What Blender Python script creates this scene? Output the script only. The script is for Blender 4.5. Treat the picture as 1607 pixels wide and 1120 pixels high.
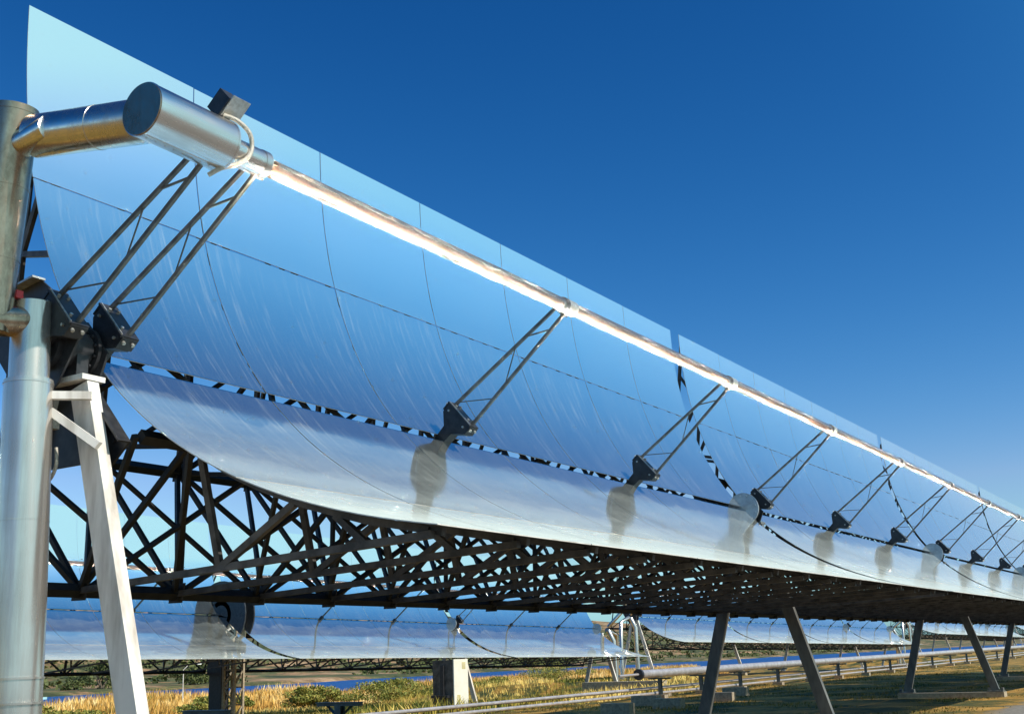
import bpy, math, random
import numpy as np
from mathutils import Vector, Matrix
R = math.radians
rnd = random.Random(7)
sc = bpy.context.scene
for o in list(bpy.data.objects): bpy.data.objects.remove(o)

# ------------------------------------------------------------------ camera
cam_d = bpy.data.cameras.new('camera'); cam = bpy.data.objects.new('camera', cam_d)
sc.collection.objects.link(cam); sc.camera = cam
cam_d.sensor_width = 36.0; cam_d.lens = 1838.87 / 1607 * 36
cam_d.clip_start = 0.1; cam_d.clip_end = 6000
RW = ((0.53029332, -0.84705491, -0.03587452), (0.19347144, 0.16210233, -0.96762164), (0.825444, 0.50618259, 0.24984272))
cam.matrix_world = Matrix.Translation((-4.99423, -6.37054, 1.22126)) @ Matrix((
    (RW[0][0], -RW[1][0], -RW[2][0]), (RW[0][1], -RW[1][1], -RW[2][1]), (RW[0][2], -RW[1][2], -RW[2][2]))).to_4x4()

# ------------------------------------------------------------------ sky, sun, exposure
EL = R(41.0)                       # elevation of the collectors' optical axis (they track the sun)
th = R(2.0)
SUN = Vector((math.sin(th), -math.cos(EL) * math.cos(th), math.sin(EL) * math.cos(th)))
w = bpy.data.worlds.new("World"); sc.world = w; w.use_nodes = True
nt = w.node_tree; bg = nt.nodes['Background']
sky = nt.nodes.new('ShaderNodeTexSky'); sky.sky_type = 'NISHITA'; sky.sun_disc = False
sky.sun_elevation = math.asin(SUN.z); sky.sun_rotation = math.atan2(SUN.x, SUN.y)
sky.altitude = 600; sky.air_density = 1.0; sky.dust_density = 1.2; sky.ozone_density = 3.0
hs = nt.nodes.new('ShaderNodeHueSaturation'); hs.inputs['Saturation'].default_value = 1.05
gm = nt.nodes.new('ShaderNodeGamma'); gm.inputs['Gamma'].default_value = 1.5
nt.links.new(sky.outputs[0], hs.inputs['Color']); nt.links.new(hs.outputs[0], gm.inputs[0]); sp = nt.nodes.new('ShaderNodeSeparateColor'); cb_ = nt.nodes.new('ShaderNodeCombineColor'); nt.links.new(gm.outputs[0], sp.inputs[0])
# the sky is paler on the sun's side
geo = nt.nodes.new('ShaderNodeTexCoord'); vm = nt.nodes.new('ShaderNodeVectorMath'); vm.operation = 'DOT_PRODUCT'; vm.inputs[1].default_value = tuple(SUN)
nrm_ = nt.nodes.new('ShaderNodeVectorMath'); nrm_.operation = 'NORMALIZE'; nt.links.new(geo.outputs['Generated'], nrm_.inputs[0]); nt.links.new(nrm_.outputs[0], vm.inputs[0])
gain = nt.nodes.new('ShaderNodeMapRange'); gain.interpolation_type = 'SMOOTHSTEP'
for i_, v_ in ((1, .15), (2, .75), (3, 1.0), (4, 2.3)): gain.inputs[i_].default_value = v_
nt.links.new(vm.outputs['Value'], gain.inputs[0]); prev_ = None
for ch, (ex_, k_, mx_) in ((1, (1.11, 1.367, .84)), (0, (2.0, 7.0, .80)), (2, (.89, 1.143, .98))):   # deep clear blue overhead, paler low down
    gg_ = nt.nodes.new('ShaderNodeMath'); gg_.operation = 'MULTIPLY'; nt.links.new(gain.outputs[0], gg_.inputs[1])
    a_ = nt.nodes.new('ShaderNodeMath'); a_.operation = 'MULTIPLY'; a_.inputs[1].default_value = .05
    b_ = nt.nodes.new('ShaderNodeMath'); b_.operation = 'POWER'; b_.inputs[1].default_value = ex_
    c_ = nt.nodes.new('ShaderNodeMath'); c_.operation = 'MULTIPLY'; c_.inputs[1].default_value = k_ / .1
    d_ = nt.nodes.new('ShaderNodeMath'); d_.operation = 'MINIMUM'; d_.inputs[1].default_value = mx_ / .1
    nt.links.new(sp.outputs[ch], a_.inputs[0]); nt.links.new(a_.outputs[0], b_.inputs[0]); nt.links.new(b_.outputs[0], c_.inputs[0]); nt.links.new(c_.outputs[0], gg_.inputs[0]); nt.links.new(gg_.outputs[0], d_.inputs[0])
    if ch == 2: gb_ = nt.nodes.new('ShaderNodeMapRange'); gb_.interpolation_type = 'SMOOTHSTEP'; gb_.inputs[1].default_value = .15; gb_.inputs[2].default_value = .75; gb_.inputs[3].default_value = 1.0; gb_.inputs[4].default_value = 1.6; nt.links.new(vm.outputs['Value'], gb_.inputs[0]); nt.links.new(gb_.outputs[0], gg_.inputs[1])
    if ch == 0: gr_ = nt.nodes.new('ShaderNodeMapRange'); gr_.interpolation_type = 'SMOOTHSTEP'; gr_.inputs[1].default_value = .15; gr_.inputs[2].default_value = .7; gr_.inputs[3].default_value = 1.0; gr_.inputs[4].default_value = 2.6; nt.links.new(vm.outputs['Value'], gr_.inputs[0]); nt.links.new(gr_.outputs[0], gg_.inputs[1])
    if ch == 1: prev_ = d_
    if ch == 0:
        f_ = nt.nodes.new('ShaderNodeMath'); f_.operation = 'MULTIPLY'; f_.inputs[1].default_value = .55; nt.links.new(prev_.outputs[0], f_.inputs[0])
        e_ = nt.nodes.new('ShaderNodeMath'); e_.operation = 'MINIMUM'; nt.links.new(d_.outputs[0], e_.inputs[0]); nt.links.new(f_.outputs[0], e_.inputs[1]); d_ = e_
    nt.links.new(d_.outputs[0], cb_.inputs[ch])
s2_ = nt.nodes.new('ShaderNodeSeparateColor'); nt.links.new(cb_.outputs[0], s2_.inputs[0])
gl_ = nt.nodes.new('ShaderNodeMath'); gl_.operation = 'MULTIPLY'; gl_.inputs[1].default_value = 1.06; nt.links.new(s2_.outputs[1], gl_.inputs[0])
bl_ = nt.nodes.new('ShaderNodeMath'); bl_.operation = 'MAXIMUM'; nt.links.new(gl_.outputs[0], bl_.inputs[0]); nt.links.new(s2_.outputs[2], bl_.inputs[1])
cc_ = nt.nodes.new('ShaderNodeCombineColor'); nt.links.new(s2_.outputs[0], cc_.inputs[0]); nt.links.new(s2_.outputs[1], cc_.inputs[1]); nt.links.new(bl_.outputs[0], cc_.inputs[2])
nt.links.new(cc_.outputs[0], bg.inputs[0])
bg.inputs[1].default_value = 0.1
sd = bpy.data.lights.new('sun', 'SUN'); sd.energy = 5.0; sd.angle = R(0.53); sd.color = (1, 0.955, 0.88)
so = bpy.data.objects.new('sun', sd); sc.collection.objects.link(so)
so.rotation_euler = SUN.to_track_quat('Z', 'Y').to_euler(); so.location = (-10, -40, 40)
vs = sc.view_settings; vs.view_transform = 'Standard'; vs.look = 'None'; vs.exposure = 0; vs.gamma = 1; vs.use_curve_mapping = False
sc.cycles.max_bounces = 10; sc.cycles.glossy_bounces = 6; sc.cycles.transparent_max_bounces = 16
sc.cycles.caustics_reflective = True; sc.cycles.blur_glossy = 0.0; sc.cycles.sample_clamp_indirect = 0

# ------------------------------------------------------------------ materials
def nodes(name):
    m = bpy.data.materials.new(name); m.use_nodes = True
    t = m.node_tree; b = t.nodes['Principled BSDF']
    return m, t, b
def N(t, k, **kw):
    n = t.nodes.new(k)
    for a, v in kw.items(): setattr(n, a, v)
    return n
def ramp(t, src, stops):
    r = N(t, 'ShaderNodeValToRGB'); e = r.color_ramp.elements
    while len(e) < len(stops): e.new(0.5)
    for i, (p, c) in enumerate(stops):
        e[i].position = p; e[i].color = (*c, 1) if len(c) == 3 else c
    t.links.new(src, r.inputs[0]); return r
def noise(t, scale, detail=4, rough=0.6, stretch=None, coord='Object', dist=0):
    tc = N(t, 'ShaderNodeTexCoord'); n = N(t, 'ShaderNodeTexNoise')
    n.inputs['Scale'].default_value = scale; n.inputs['Detail'].default_value = detail
    n.inputs['Roughness'].default_value = rough; n.inputs['Distortion'].default_value = dist
    if stretch:
        mp = N(t, 'ShaderNodeMapping'); mp.inputs['Scale'].default_value = stretch
        t.links.new(tc.outputs[coord], mp.inputs[0]); t.links.new(mp.outputs[0], n.inputs['Vector'])
    else: t.links.new(tc.outputs[coord], n.inputs['Vector'])
    return n
def simple(name, c1, c2=None, rough=0.6, metal=0.0, scale=6, stretch=None, bump=0.0, lo=.35, hi=.65, rr=None):
    m, t, b = nodes(name)
    c2 = c2 or tuple(x * 0.75 for x in c1)
    n = noise(t, scale, stretch=stretch)
    r = ramp(t, n.outputs[0], [(lo, c1), (hi, c2)])
    t.links.new(r.outputs[0], b.inputs['Base Color'])
    b.inputs['Metallic'].default_value = metal; b.inputs['Roughness'].default_value = rough
    if rr:
        mr = N(t, 'ShaderNodeMapRange'); mr.inputs[3].default_value = rr[0]; mr.inputs[4].default_value = rr[1]
        t.links.new(n.outputs[0], mr.inputs[0]); t.links.new(mr.outputs[0], b.inputs['Roughness'])
    if bump:
        bp = N(t, 'ShaderNodeBump'); bp.inputs['Strength'].default_value = bump; bp.inputs['Distance'].default_value = 0.02
        t.links.new(n.outputs[0], bp.inputs['Height']); t.links.new(bp.outputs[0], b.inputs['Normal'])
    return m
M = {}
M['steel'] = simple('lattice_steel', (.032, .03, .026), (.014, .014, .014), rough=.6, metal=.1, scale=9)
M['arm'] = simple('arm_steel', (.13, .115, .10), (.045, .04, .035), rough=.55, metal=.1, scale=7)
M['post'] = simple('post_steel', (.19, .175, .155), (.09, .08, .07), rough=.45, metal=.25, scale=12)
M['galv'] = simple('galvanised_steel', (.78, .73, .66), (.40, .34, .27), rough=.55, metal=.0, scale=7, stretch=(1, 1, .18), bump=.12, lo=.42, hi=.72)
M['pylon'] = simple('shaded_pylon_steel', (.17, .165, .15), (.09, .09, .085), rough=.5, metal=.1, scale=9, stretch=(1, 1, .3))  # darker copy of the pylon steel, shade under the trough put into the colour
M['dark'] = simple('black_painted_steel', (.035, .035, .038), (.015, .015, .017), rough=.45, scale=14)
M['disc'] = simple('grey_disc_steel', (.42, .46, .48), (.30, .33, .35), rough=.4, metal=.4, scale=16)
M['back'] = simple('mirror_backing', (.05, .045, .036), (.022, .02, .018), rough=.7, scale=5)
M['concrete'] = simple('concrete', (.46, .38, .26), (.26, .21, .15), rough=.9, scale=14, bump=.3)
M['cream'] = simple('cream_paint', (.84, .79, .66), (.76, .71, .58), rough=.45, scale=3)
M['white'] = simple('white_paint', (.8, .8, .78), (.7, .7, .68), rough=.5, scale=3)
M['paleblue'] = simple('pale_blue_paint', (.42, .68, .75), (.30, .55, .63), rough=.5, scale=4)
M['hose'] = simple('braided_hose', (.55, .50, .42), (.35, .31, .25), rough=.6, metal=.3, scale=60)
M['red'] = simple('red_paint', (.6, .03, .03), rough=.4)
M['yellow'] = simple('yellow_paint', (.62, .50, .12), rough=.6)
M['collar'] = simple('receiver_collar', (.62, .60, .55), (.42, .38, .32), rough=.35, metal=.6, scale=30)
def alu(name, stretch, c1=(.86, .80, .74), c2=(.62, .56, .50), rr=(.16, .36), metal=1.0):
    m, t, b = nodes(name)
    n = noise(t, 22, 6, .7, stretch); n2 = noise(t, 2.2, 3, .5)
    mx = N(t, 'ShaderNodeMath', operation='ADD'); t.links.new(n.outputs[0], mx.inputs[0]); t.links.new(n2.outputs[0], mx.inputs[1])
    mh = N(t, 'ShaderNodeMath', operation='MULTIPLY'); mh.inputs[1].default_value = .5; t.links.new(mx.outputs[0], mh.inputs[0])
    r = ramp(t, mh.outputs[0], [(.36, c1), (.64, c2)]); t.links.new(r.outputs[0], b.inputs['Base Color'])
    b.inputs['Metallic'].default_value = metal
    mr = N(t, 'ShaderNodeMapRange'); mr.inputs[1].default_value = .35; mr.inputs[2].default_value = .65
    mr.inputs[3].default_value = rr[0]; mr.inputs[4].default_value = rr[1]
    t.links.new(mh.outputs[0], mr.inputs[0]); t.links.new(mr.outputs[0], b.inputs['Roughness'])
    bp = N(t, 'ShaderNodeBump'); bp.inputs['Strength'].default_value = .12; bp.inputs['Distance'].default_value = .003
    t.links.new(n.outputs[0], bp.inputs['Height']); t.links.new(bp.outputs[0], b.inputs['Normal'])
    return m
M['alu'] = alu('aluminium_jacket', (1, 1, .06), c1=(.74, .67, .60), c2=(.50, .45, .40), rr=(.17, .3), metal=.82)
M['pipe'] = simple('dull_pipe_jacket', (.62, .56, .53), (.44, .40, .37), rough=.4, metal=.45, scale=6)
M['alux'] = alu('aluminium_jacket_along', (.06, 1, 1))
M['aludull'] = alu('ground_reflection_jacket', (1, 1, .5), c1=(.56, .40, .28), c2=(.26, .18, .12), rr=(.15, .32), metal=.95)  # brown of the reflected ground is put into this jacket colour
def mirror():
    m = bpy.data.materials.new('mirror_glass'); m.use_nodes = True; t = m.node_tree
    for n in list(t.nodes): t.nodes.remove(n)
    out = N(t, 'ShaderNodeOutputMaterial'); gl = N(t, 'ShaderNodeBsdfGlossy'); df = N(t, 'ShaderNodeBsdfDiffuse'); mix = N(t, 'ShaderNodeMixShader')
    gl.inputs['Color'].default_value = (.90, .93, .93, 1); gl.inputs['Roughness'].default_value = .085
    df.inputs['Color'].default_value = (.66, .68, .60, 1)
    # dust film: thin rain streaks running down the curve, cloudier patches, and more of it seen at a shallow angle
    s = noise(t, 9, 5, .65, (3.2, .16, .16), dist=.25); sr = ramp(t, s.outputs[0], [(.53, (0, 0, 0)), (.74, (1, 1, 1))])
    g = noise(t, .9, 4, .6, (1, .6, .6)); gr = ramp(t, g.outputs[0], [(.3, (.25, .25, .25)), (.7, (1, 1, 1))])
    # rain keeps the steep upper band clean: y' beyond the seam
    tc = N(t, 'ShaderNodeTexCoord'); sx = N(t, 'ShaderNodeSeparateXYZ'); t.links.new(tc.outputs['Object'], sx.inputs[0])
    mr = N(t, 'ShaderNodeMapRange'); mr.inputs[1].default_value = 1.75; mr.inputs[2].default_value = 1.5; t.links.new(sx.outputs[1], mr.inputs[0])
    a = N(t, 'ShaderNodeMath', operation='MULTIPLY'); t.links.new(sr.outputs[0], a.inputs[0]); t.links.new(gr.outputs[0], a.inputs[1])
    a2 = N(t, 'ShaderNodeMath', operation='MULTIPLY'); t.links.new(a.outputs[0], a2.inputs[0]); t.links.new(mr.outputs[0], a2.inputs[1])
    st = N(t, 'ShaderNodeMath', operation='MULTIPLY'); st.inputs[1].default_value = .17; t.links.new(a2.outputs[0], st.inputs[0])
    fn = N(t, 'ShaderNodeMath', operation='MULTIPLY_ADD'); fn.inputs[1].default_value = .02; fn.inputs[2].default_value = .022
    t.links.new(gr.outputs[0], fn.inputs[0])
    ad = N(t, 'ShaderNodeMath', operation='ADD'); t.links.new(st.outputs[0], ad.inputs[0]); t.links.new(fn.outputs[0], ad.inputs[1])
    # wavy pale steps in the film, painted to mimic reflection boundaries, lower half
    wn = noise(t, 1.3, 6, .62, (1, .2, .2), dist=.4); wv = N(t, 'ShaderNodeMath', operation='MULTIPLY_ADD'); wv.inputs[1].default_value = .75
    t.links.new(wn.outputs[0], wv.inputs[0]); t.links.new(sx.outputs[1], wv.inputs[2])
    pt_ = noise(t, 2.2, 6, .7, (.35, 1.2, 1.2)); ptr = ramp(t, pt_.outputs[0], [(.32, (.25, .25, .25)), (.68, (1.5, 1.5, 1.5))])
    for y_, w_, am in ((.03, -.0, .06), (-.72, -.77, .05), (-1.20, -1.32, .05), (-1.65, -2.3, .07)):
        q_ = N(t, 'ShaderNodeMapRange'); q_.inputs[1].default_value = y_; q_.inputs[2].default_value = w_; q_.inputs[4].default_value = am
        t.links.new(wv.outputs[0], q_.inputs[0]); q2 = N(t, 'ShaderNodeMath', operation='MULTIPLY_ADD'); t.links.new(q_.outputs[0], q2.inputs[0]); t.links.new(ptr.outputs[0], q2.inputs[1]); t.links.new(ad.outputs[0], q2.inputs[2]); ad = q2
    lw = N(t, 'ShaderNodeLayerWeight'); lw.inputs['Blend'].default_value = .5
    pw = N(t, 'ShaderNodeMath', operation='POWER'); pw.inputs[1].default_value = 9; t.links.new(lw.outputs['Facing'], pw.inputs[0])
    pm = N(t, 'ShaderNodeMath', operation='MULTIPLY_ADD'); pm.inputs[1].default_value = .28; t.links.new(pw.outputs[0], pm.inputs[0]); t.links.new(ad.outputs[0], pm.inputs[2])
    t.links.new(pm.outputs[0], mix.inputs[0]); t.links.new(gl.outputs[0], mix.inputs[1]); t.links.new(df.outputs[0], mix.inputs[2])
    t.links.new(mix.outputs[0], out.inputs[0]); return m
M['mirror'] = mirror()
def glass_tube():
    m = bpy.data.materials.new('receiver_glass'); m.use_nodes = True; t = m.node_tree
    for n in list(t.nodes): t.nodes.remove(n)
    out = N(t, 'ShaderNodeOutputMaterial'); tr = N(t, 'ShaderNodeBsdfTransparent'); gl = N(t, 'ShaderNodeBsdfGlossy'); df = N(t, 'ShaderNodeBsdfDiffuse')
    tr.inputs[0].default_value = (.93, .95, .95, 1); gl.inputs['Roughness'].default_value = .08; df.inputs[0].default_value = (.8, .8, .8, 1)
    fr = N(t, 'ShaderNodeFresnel'); fr.inputs[0].default_value = 1.5
    m1 = N(t, 'ShaderNodeMixShader'); t.links.new(fr.outputs[0], m1.inputs[0]); t.links.new(tr.outputs[0], m1.inputs[1]); t.links.new(gl.outputs[0], m1.inputs[2])
    m2 = N(t, 'ShaderNodeMixShader'); m2.inputs[0].default_value = .09; t.links.new(m1.outputs[0], m2.inputs[1]); t.links.new(df.outputs[0], m2.inputs[2])
    t.links.new(m2.outputs[0], out.inputs[0]); return m
M['glass'] = glass_tube()
M['absorber'] = simple('absorber_coating', (.13, .065, .04), (.10, .05, .035), rough=.5, scale=4)
def ground_mat():
    m, t, b = nodes('ground'); b.inputs['Roughness'].default_value = .95
    n1 = noise(t, .55, 8, .7); n2 = noise(t, 9, 6, .75); n3 = noise(t, .06, 5, .6)
    r1 = ramp(t, n1.outputs[0], [(.38, (.03, .05, .005)), (.46, (.12, .10, .012)), (.53, (.38, .21, .03)), (.66, (.60, .33, .075))])
    r2 = ramp(t, n2.outputs[0], [(.3, (.55, .55, .5)), (.7, (1.25, 1.2, 1.1))])
    mu = N(t, 'ShaderNodeMixRGB', blend_type='MULTIPLY'); mu.inputs[0].default_value = 1
    t.links.new(r1.outputs[0], mu.inputs[1]); t.links.new(r2.outputs[0], mu.inputs[2])
    # gravel service track in front of the collectors
    tc = N(t, 'ShaderNodeTexCoord'); sx = N(t, 'ShaderNodeSeparateXYZ'); t.links.new(tc.outputs['Object'], sx.inputs[0])
    ad = N(t, 'ShaderNodeMath', operation='MULTIPLY_ADD'); ad.inputs[1].default_value = 1.6; t.links.new(n1.outputs[0], ad.inputs[0]); t.links.new(sx.outputs[1], ad.inputs[2])
    mr = N(t, 'ShaderNodeMapRange'); mr.inputs[1].default_value = -1.0; mr.inputs[2].default_value = -1.35; t.links.new(ad.outputs[0], mr.inputs[0])
    gr = ramp(t, n2.outputs[0], [(.3, (.14, .12, .10)), (.7, (.30, .26, .21))])
    mx = N(t, 'ShaderNodeMixRGB'); t.links.new(mr.outputs[0], mx.inputs[0]); t.links.new(mu.outputs[0], mx.inputs[1]); t.links.new(gr.outputs[0], mx.inputs[2])
    # bare far bank: red earth and scrub
    sc2 = noise(t, .035, 10, .72); rf = ramp(t, sc2.outputs[0], [(.42, (.05, .065, .015)), (.5, (.13, .12, .035)), (.55, (.36, .19, .09)), (.64, (.50, .32, .18))])
    sp = noise(t, .16, 6, .8); rs = ramp(t, sp.outputs[0], [(.42, (.45, .5, .4)), (.58, (1.1, 1.1, 1.05))])
    mf = N(t, 'ShaderNodeMixRGB', blend_type='MULTIPLY'); mf.inputs[0].default_value = 1; t.links.new(rf.outputs[0], mf.inputs[1]); t.links.new(rs.outputs[0], mf.inputs[2])
    mr2 = N(t, 'ShaderNodeMapRange'); mr2.inputs[1].default_value = 120; mr2.inputs[2].default_value = 150; t.links.new(sx.outputs[1], mr2.inputs[0])
    m3 = N(t, 'ShaderNodeMixRGB'); t.links.new(mr2.outputs[0], m3.inputs[0]); t.links.new(mx.outputs[0], m3.inputs[1]); t.links.new(mf.outputs[0], m3.inputs[2])
    t.links.new(m3.outputs[0], b.inputs['Base Color'])
    bp = N(t, 'ShaderNodeBump'); bp.inputs['Strength'].default_value = .6; bp.inputs['Distance'].default_value = .05
    t.links.new(n2.outputs[0], bp.inputs['Height']); t.links.new(bp.outputs[0], b.inputs['Normal']); return m
M['ground'] = ground_mat()
def water_mat():
    m, t, b = nodes('water'); b.inputs['Base Color'].default_value = (.012, .075, .25, 1); b.inputs['Roughness'].default_value = .45; b.inputs['Specular IOR Level'].default_value = .35
    n = noise(t, .9, 5, .6, (1, 1, 1)); bp = N(t, 'ShaderNodeBump'); bp.inputs['Strength'].default_value = .9; bp.inputs['Distance'].default_value = .5
    t.links.new(n.outputs[0], bp.inputs['Height']); t.links.new(bp.outputs[0], b.inputs['Normal']); return m
M['water'] = water_mat()
def leafy(name, stops, scale=1.3):
    m, t, b = nodes(name); b.inputs['Roughness'].default_value = .75
    n = noise(t, scale, 4, .7); r = ramp(t, n.outputs[0], stops); t.links.new(r.outputs[0], b.inputs['Base Color'])
    return m
M['reed'] = leafy('dry_reeds', [(.36, (.16, .17, .02)), (.44, (.48, .24, .04)), (.52, (.80, .46, .10)), (.62, (.95, .72, .32))], .16)
M['drygrass'] = leafy('dry_grass', [(.38, (.10, .14, .012)), (.48, (.40, .30, .04)), (.58, (.88, .64, .18))], .22)
M['turf'] = leafy('short_grass', [(.4, (.035, .07, .005)), (.5, (.16, .13, .015)), (.6, (.46, .26, .04))], .8)
M['bush'] = leafy('bush_leaves', [(.35, (.07, .10, .012)), (.5, (.20, .21, .03)), (.62, (.46, .36, .07))], 2.5)
M['tree'] = leafy('tree_leaves', [(.35, (.03, .05, .012)), (.6, (.12, .13, .03))], .7)
M['bark'] = simple('bark', (.12, .09, .06), rough=.9)

# ------------------------------------------------------------------ mesh helpers
class MB:
    def __init__(s): s.v = []; s.f = []; s.mi = []; s.sm = []; s.mats = []
    def mat(s, m):
        if m not in s.mats: s.mats.append(m)
        return s.mats.index(m)
    def add(s, vs_, fs, m=0, smooth=False):
        o = len(s.v); s.v.extend([tuple(v) for v in vs_])
        for f in fs: s.f.append(tuple(i + o for i in f)); s.mi.append(m); s.sm.append(smooth)
    def box(s, c, d, m=0, rot=None):
        c = Vector(c); x, y, z = d[0] / 2, d[1] / 2, d[2] / 2
        vs_ = [Vector(p) for p in ((-x, -y, -z), (x, -y, -z), (x, y, -z), (-x, y, -z), (-x, -y, z), (x, -y, z), (x, y, z), (-x, y, z))]
        if rot: vs_ = [rot @ v for v in vs_]
        s.add([v + c for v in vs_], [(0, 3, 2, 1), (4, 5, 6, 7), (0, 1, 5, 4), (1, 2, 6, 5), (2, 3, 7, 6), (3, 0, 4, 7)], m)
    def beam(s, a, b, w_, h_, m=0, up=(1, 0, 0)):
        a = Vector(a); b = Vector(b); d = (b - a).normalized(); u = Vector(up)
        if abs(d.dot(u)) > .98: u = Vector((0, 0, 1)) if abs(d.z) < .9 else Vector((0, 1, 0))
        p = d.cross(u).normalized(); q = p.cross(d).normalized()     # q is closest to up
        p = p * w_ / 2; q = q * h_ / 2
        s.add([a - p - q, a + p - q, a + p + q, a - p + q, b - p - q, b + p - q, b + p + q, b - p + q],
              [(0, 3, 2, 1), (4, 5, 6, 7), (0, 1, 5, 4), (1, 2, 6, 5), (2, 3, 7, 6), (3, 0, 4, 7)], m)
    def tube(s, pts, rs, n=16, m=0, cap=True):
        pts = [Vector(p) for p in pts]
        if not isinstance(rs, (list, tuple)): rs = [rs] * len(pts)
        base = None; rings = []
        for i, p in enumerate(pts):
            d = (pts[min(i + 1, len(pts) - 1)] - pts[max(i - 1, 0)]).normalized()
            if base is None:
                u = Vector((0, 0, 1)) if abs(d.z) < .9 else Vector((1, 0, 0)); base = d.cross(u).normalized()
            base = (base - d * base.dot(d)).normalized(); q = d.cross(base)
            rings.append([p + (base * math.cos(2 * math.pi * k / n) + q * math.sin(2 * math.pi * k / n)) * rs[i] for k in range(n)])
        vs_ = [v for r_ in rings for v in r_]
        fs = [(i * n + k, i * n + (k + 1) % n, (i + 1) * n + (k + 1) % n, (i + 1) * n + k) for i in range(len(pts) - 1) for k in range(n)]
        s.add(vs_, fs, m, True)
        if cap:
            s.add(rings[0], [tuple(range(n))[::-1]], m); s.add(rings[-1], [tuple(range(n))], m)
    def prism(s, poly, x0, x1, m=0):          # poly in (y,z), extruded along x
        n = len(poly); vs_ = [(x0, y, z) for y, z in poly] + [(x1, y, z) for y, z in poly]
        s.add(vs_, [tuple(range(n))[::-1], tuple(range(n, 2 * n))] + [(i, (i + 1) % n, n + (i + 1) % n, n + i) for i in range(n)], m)
    def build(s, name, mat, parent=None, **tags):
        me = bpy.data.meshes.new(name); me.from_pydata(s.v, [], s.f)
        for m_ in (mat if isinstance(mat, (list, tuple)) else [mat]): me.materials.append(M[m_])
        me.polygons.foreach_set('material_index', s.mi); me.polygons.foreach_set('use_smooth', s.sm); me.update()
        o = bpy.data.objects.new(name, me); sc.collection.objects.link(o)
        if parent: o.parent = parent
        for k, v in tags.items(): o[k] = v
        return o
def empty(name, label, cat, loc=(0, 0, 0), rz=0, group=None, mat=None):
    o = bpy.data.objects.new(name, None); sc.collection.objects.link(o); o.empty_display_size = .3
    if mat is not None: o.matrix_world = mat
    else: o.location = loc; o.rotation_euler = (0, 0, rz)
    o['label'] = label; o['category'] = cat
    if group: o['group'] = group
    return o
def copy_tree(o, parent=None):
    c = o.copy(); sc.collection.objects.link(c)
    if parent: c.parent = parent
    for ch in o.children: copy_tree(ch, c)
    return c

# ------------------------------------------------------------------ terrain
def smooth(a, b, x):
    t = min(1, max(0, (x - a) / (b - a))); return t * t * (3 - 2 * t)
def row_z(x):
    a = 2.89 - 3.3 - .0145 * (x - 22.6); b = 3.24 - 3.3 - .012 * (x - 53.8); k = smooth(49, 52, x)
    if x > 105: b = max(b, -.67) + .9 * smooth(104, 112, x)
    return a * (1 - k) + b * k
def near_edge(x): return 104 - .045 * x + 3 * math.sin(x * .05)
def far_edge(x): return 168 + .055 * x + 5 * math.sin(x * .021 + 1) + 2.5 * math.sin(x * .09)
def gh(x, y):
    if y < -60:
        return 14 * smooth(-150, -900, y) * (1 + .3 * math.sin(x * .006)) * (1 if y < -150 else 0) if y < -150 else 0.0
    z = 0.0
    xx = min(max(x, -30), 220)
    z += (row_z(xx)) * smooth(10.5, 17, y)
    z += (-1.6 - row_z(xx)) * smooth(27, 48, y)
    ne, fe = near_edge(x), far_edge(x)
    z += -1.6 * smooth(ne - 10, ne + 3, y)
    if y > fe - 4:
        z += 1.9 * smooth(fe - 4, fe + 5, y)
        d = y - fe
        hill = 22 * smooth(10, 240, d) + 34 * smooth(120, 700, d) + 30 * smooth(600, 1500, d)
        v = .8 + .25 * math.sin(x * .011 + .7) + .14 * math.sin(x * .027 + y * .009) + .07 * math.sin(x * .07 + y * .05)
        far_x = 1 - .35 * smooth(700, 2200, x)
        z += hill * v * far_x + .6 * math.sin(x * .16 + y * .1) * smooth(20, 60, d)
    z += .03 * math.sin(x * 1.3 + y * .7) * math.sin(y * 1.1)
    return z
xs = sorted(set([-1500, -900, -500, -300, -200, -140, -100, -70, -50, -38] + list(np.arange(-30, 110, 1.6)) + list(np.arange(110, 260, 5)) + list(np.arange(260, 700, 14)) + list(np.arange(700, 3200, 90))))
ys = sorted(set([-2500, -1800, -1200, -900, -700, -500, -350, -250, -150, -100, -60, -40, -25] + list(np.arange(-18, 52, .8)) + list(np.arange(52, 215, 3)) + list(np.arange(215, 520, 9)) + list(np.arange(520, 2600, 70))))
g = MB(); nx = len(xs)
g.add([(x, y, gh(x, y)) for y in ys for x in xs], [(j * nx + i, j * nx + i + 1, (j + 1) * nx + i + 1, (j + 1) * nx + i) for j in range(len(ys) - 1) for i in range(nx - 1)], 0, True)
g.build('ground', 'ground', kind='structure')
wm = MB(); wx = [-1500, -600] + list(np.arange(-300, 1200, 60)) + [1600, 2400, 3150]
wm.add([(x, y, -2.05) for y in (70, 480) for x in wx], [(i, i + 1, len(wx) + i + 1, len(wx) + i) for i in range(len(wx) - 1)])
wo = wm.build('river', 'water', kind='structure')

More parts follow.
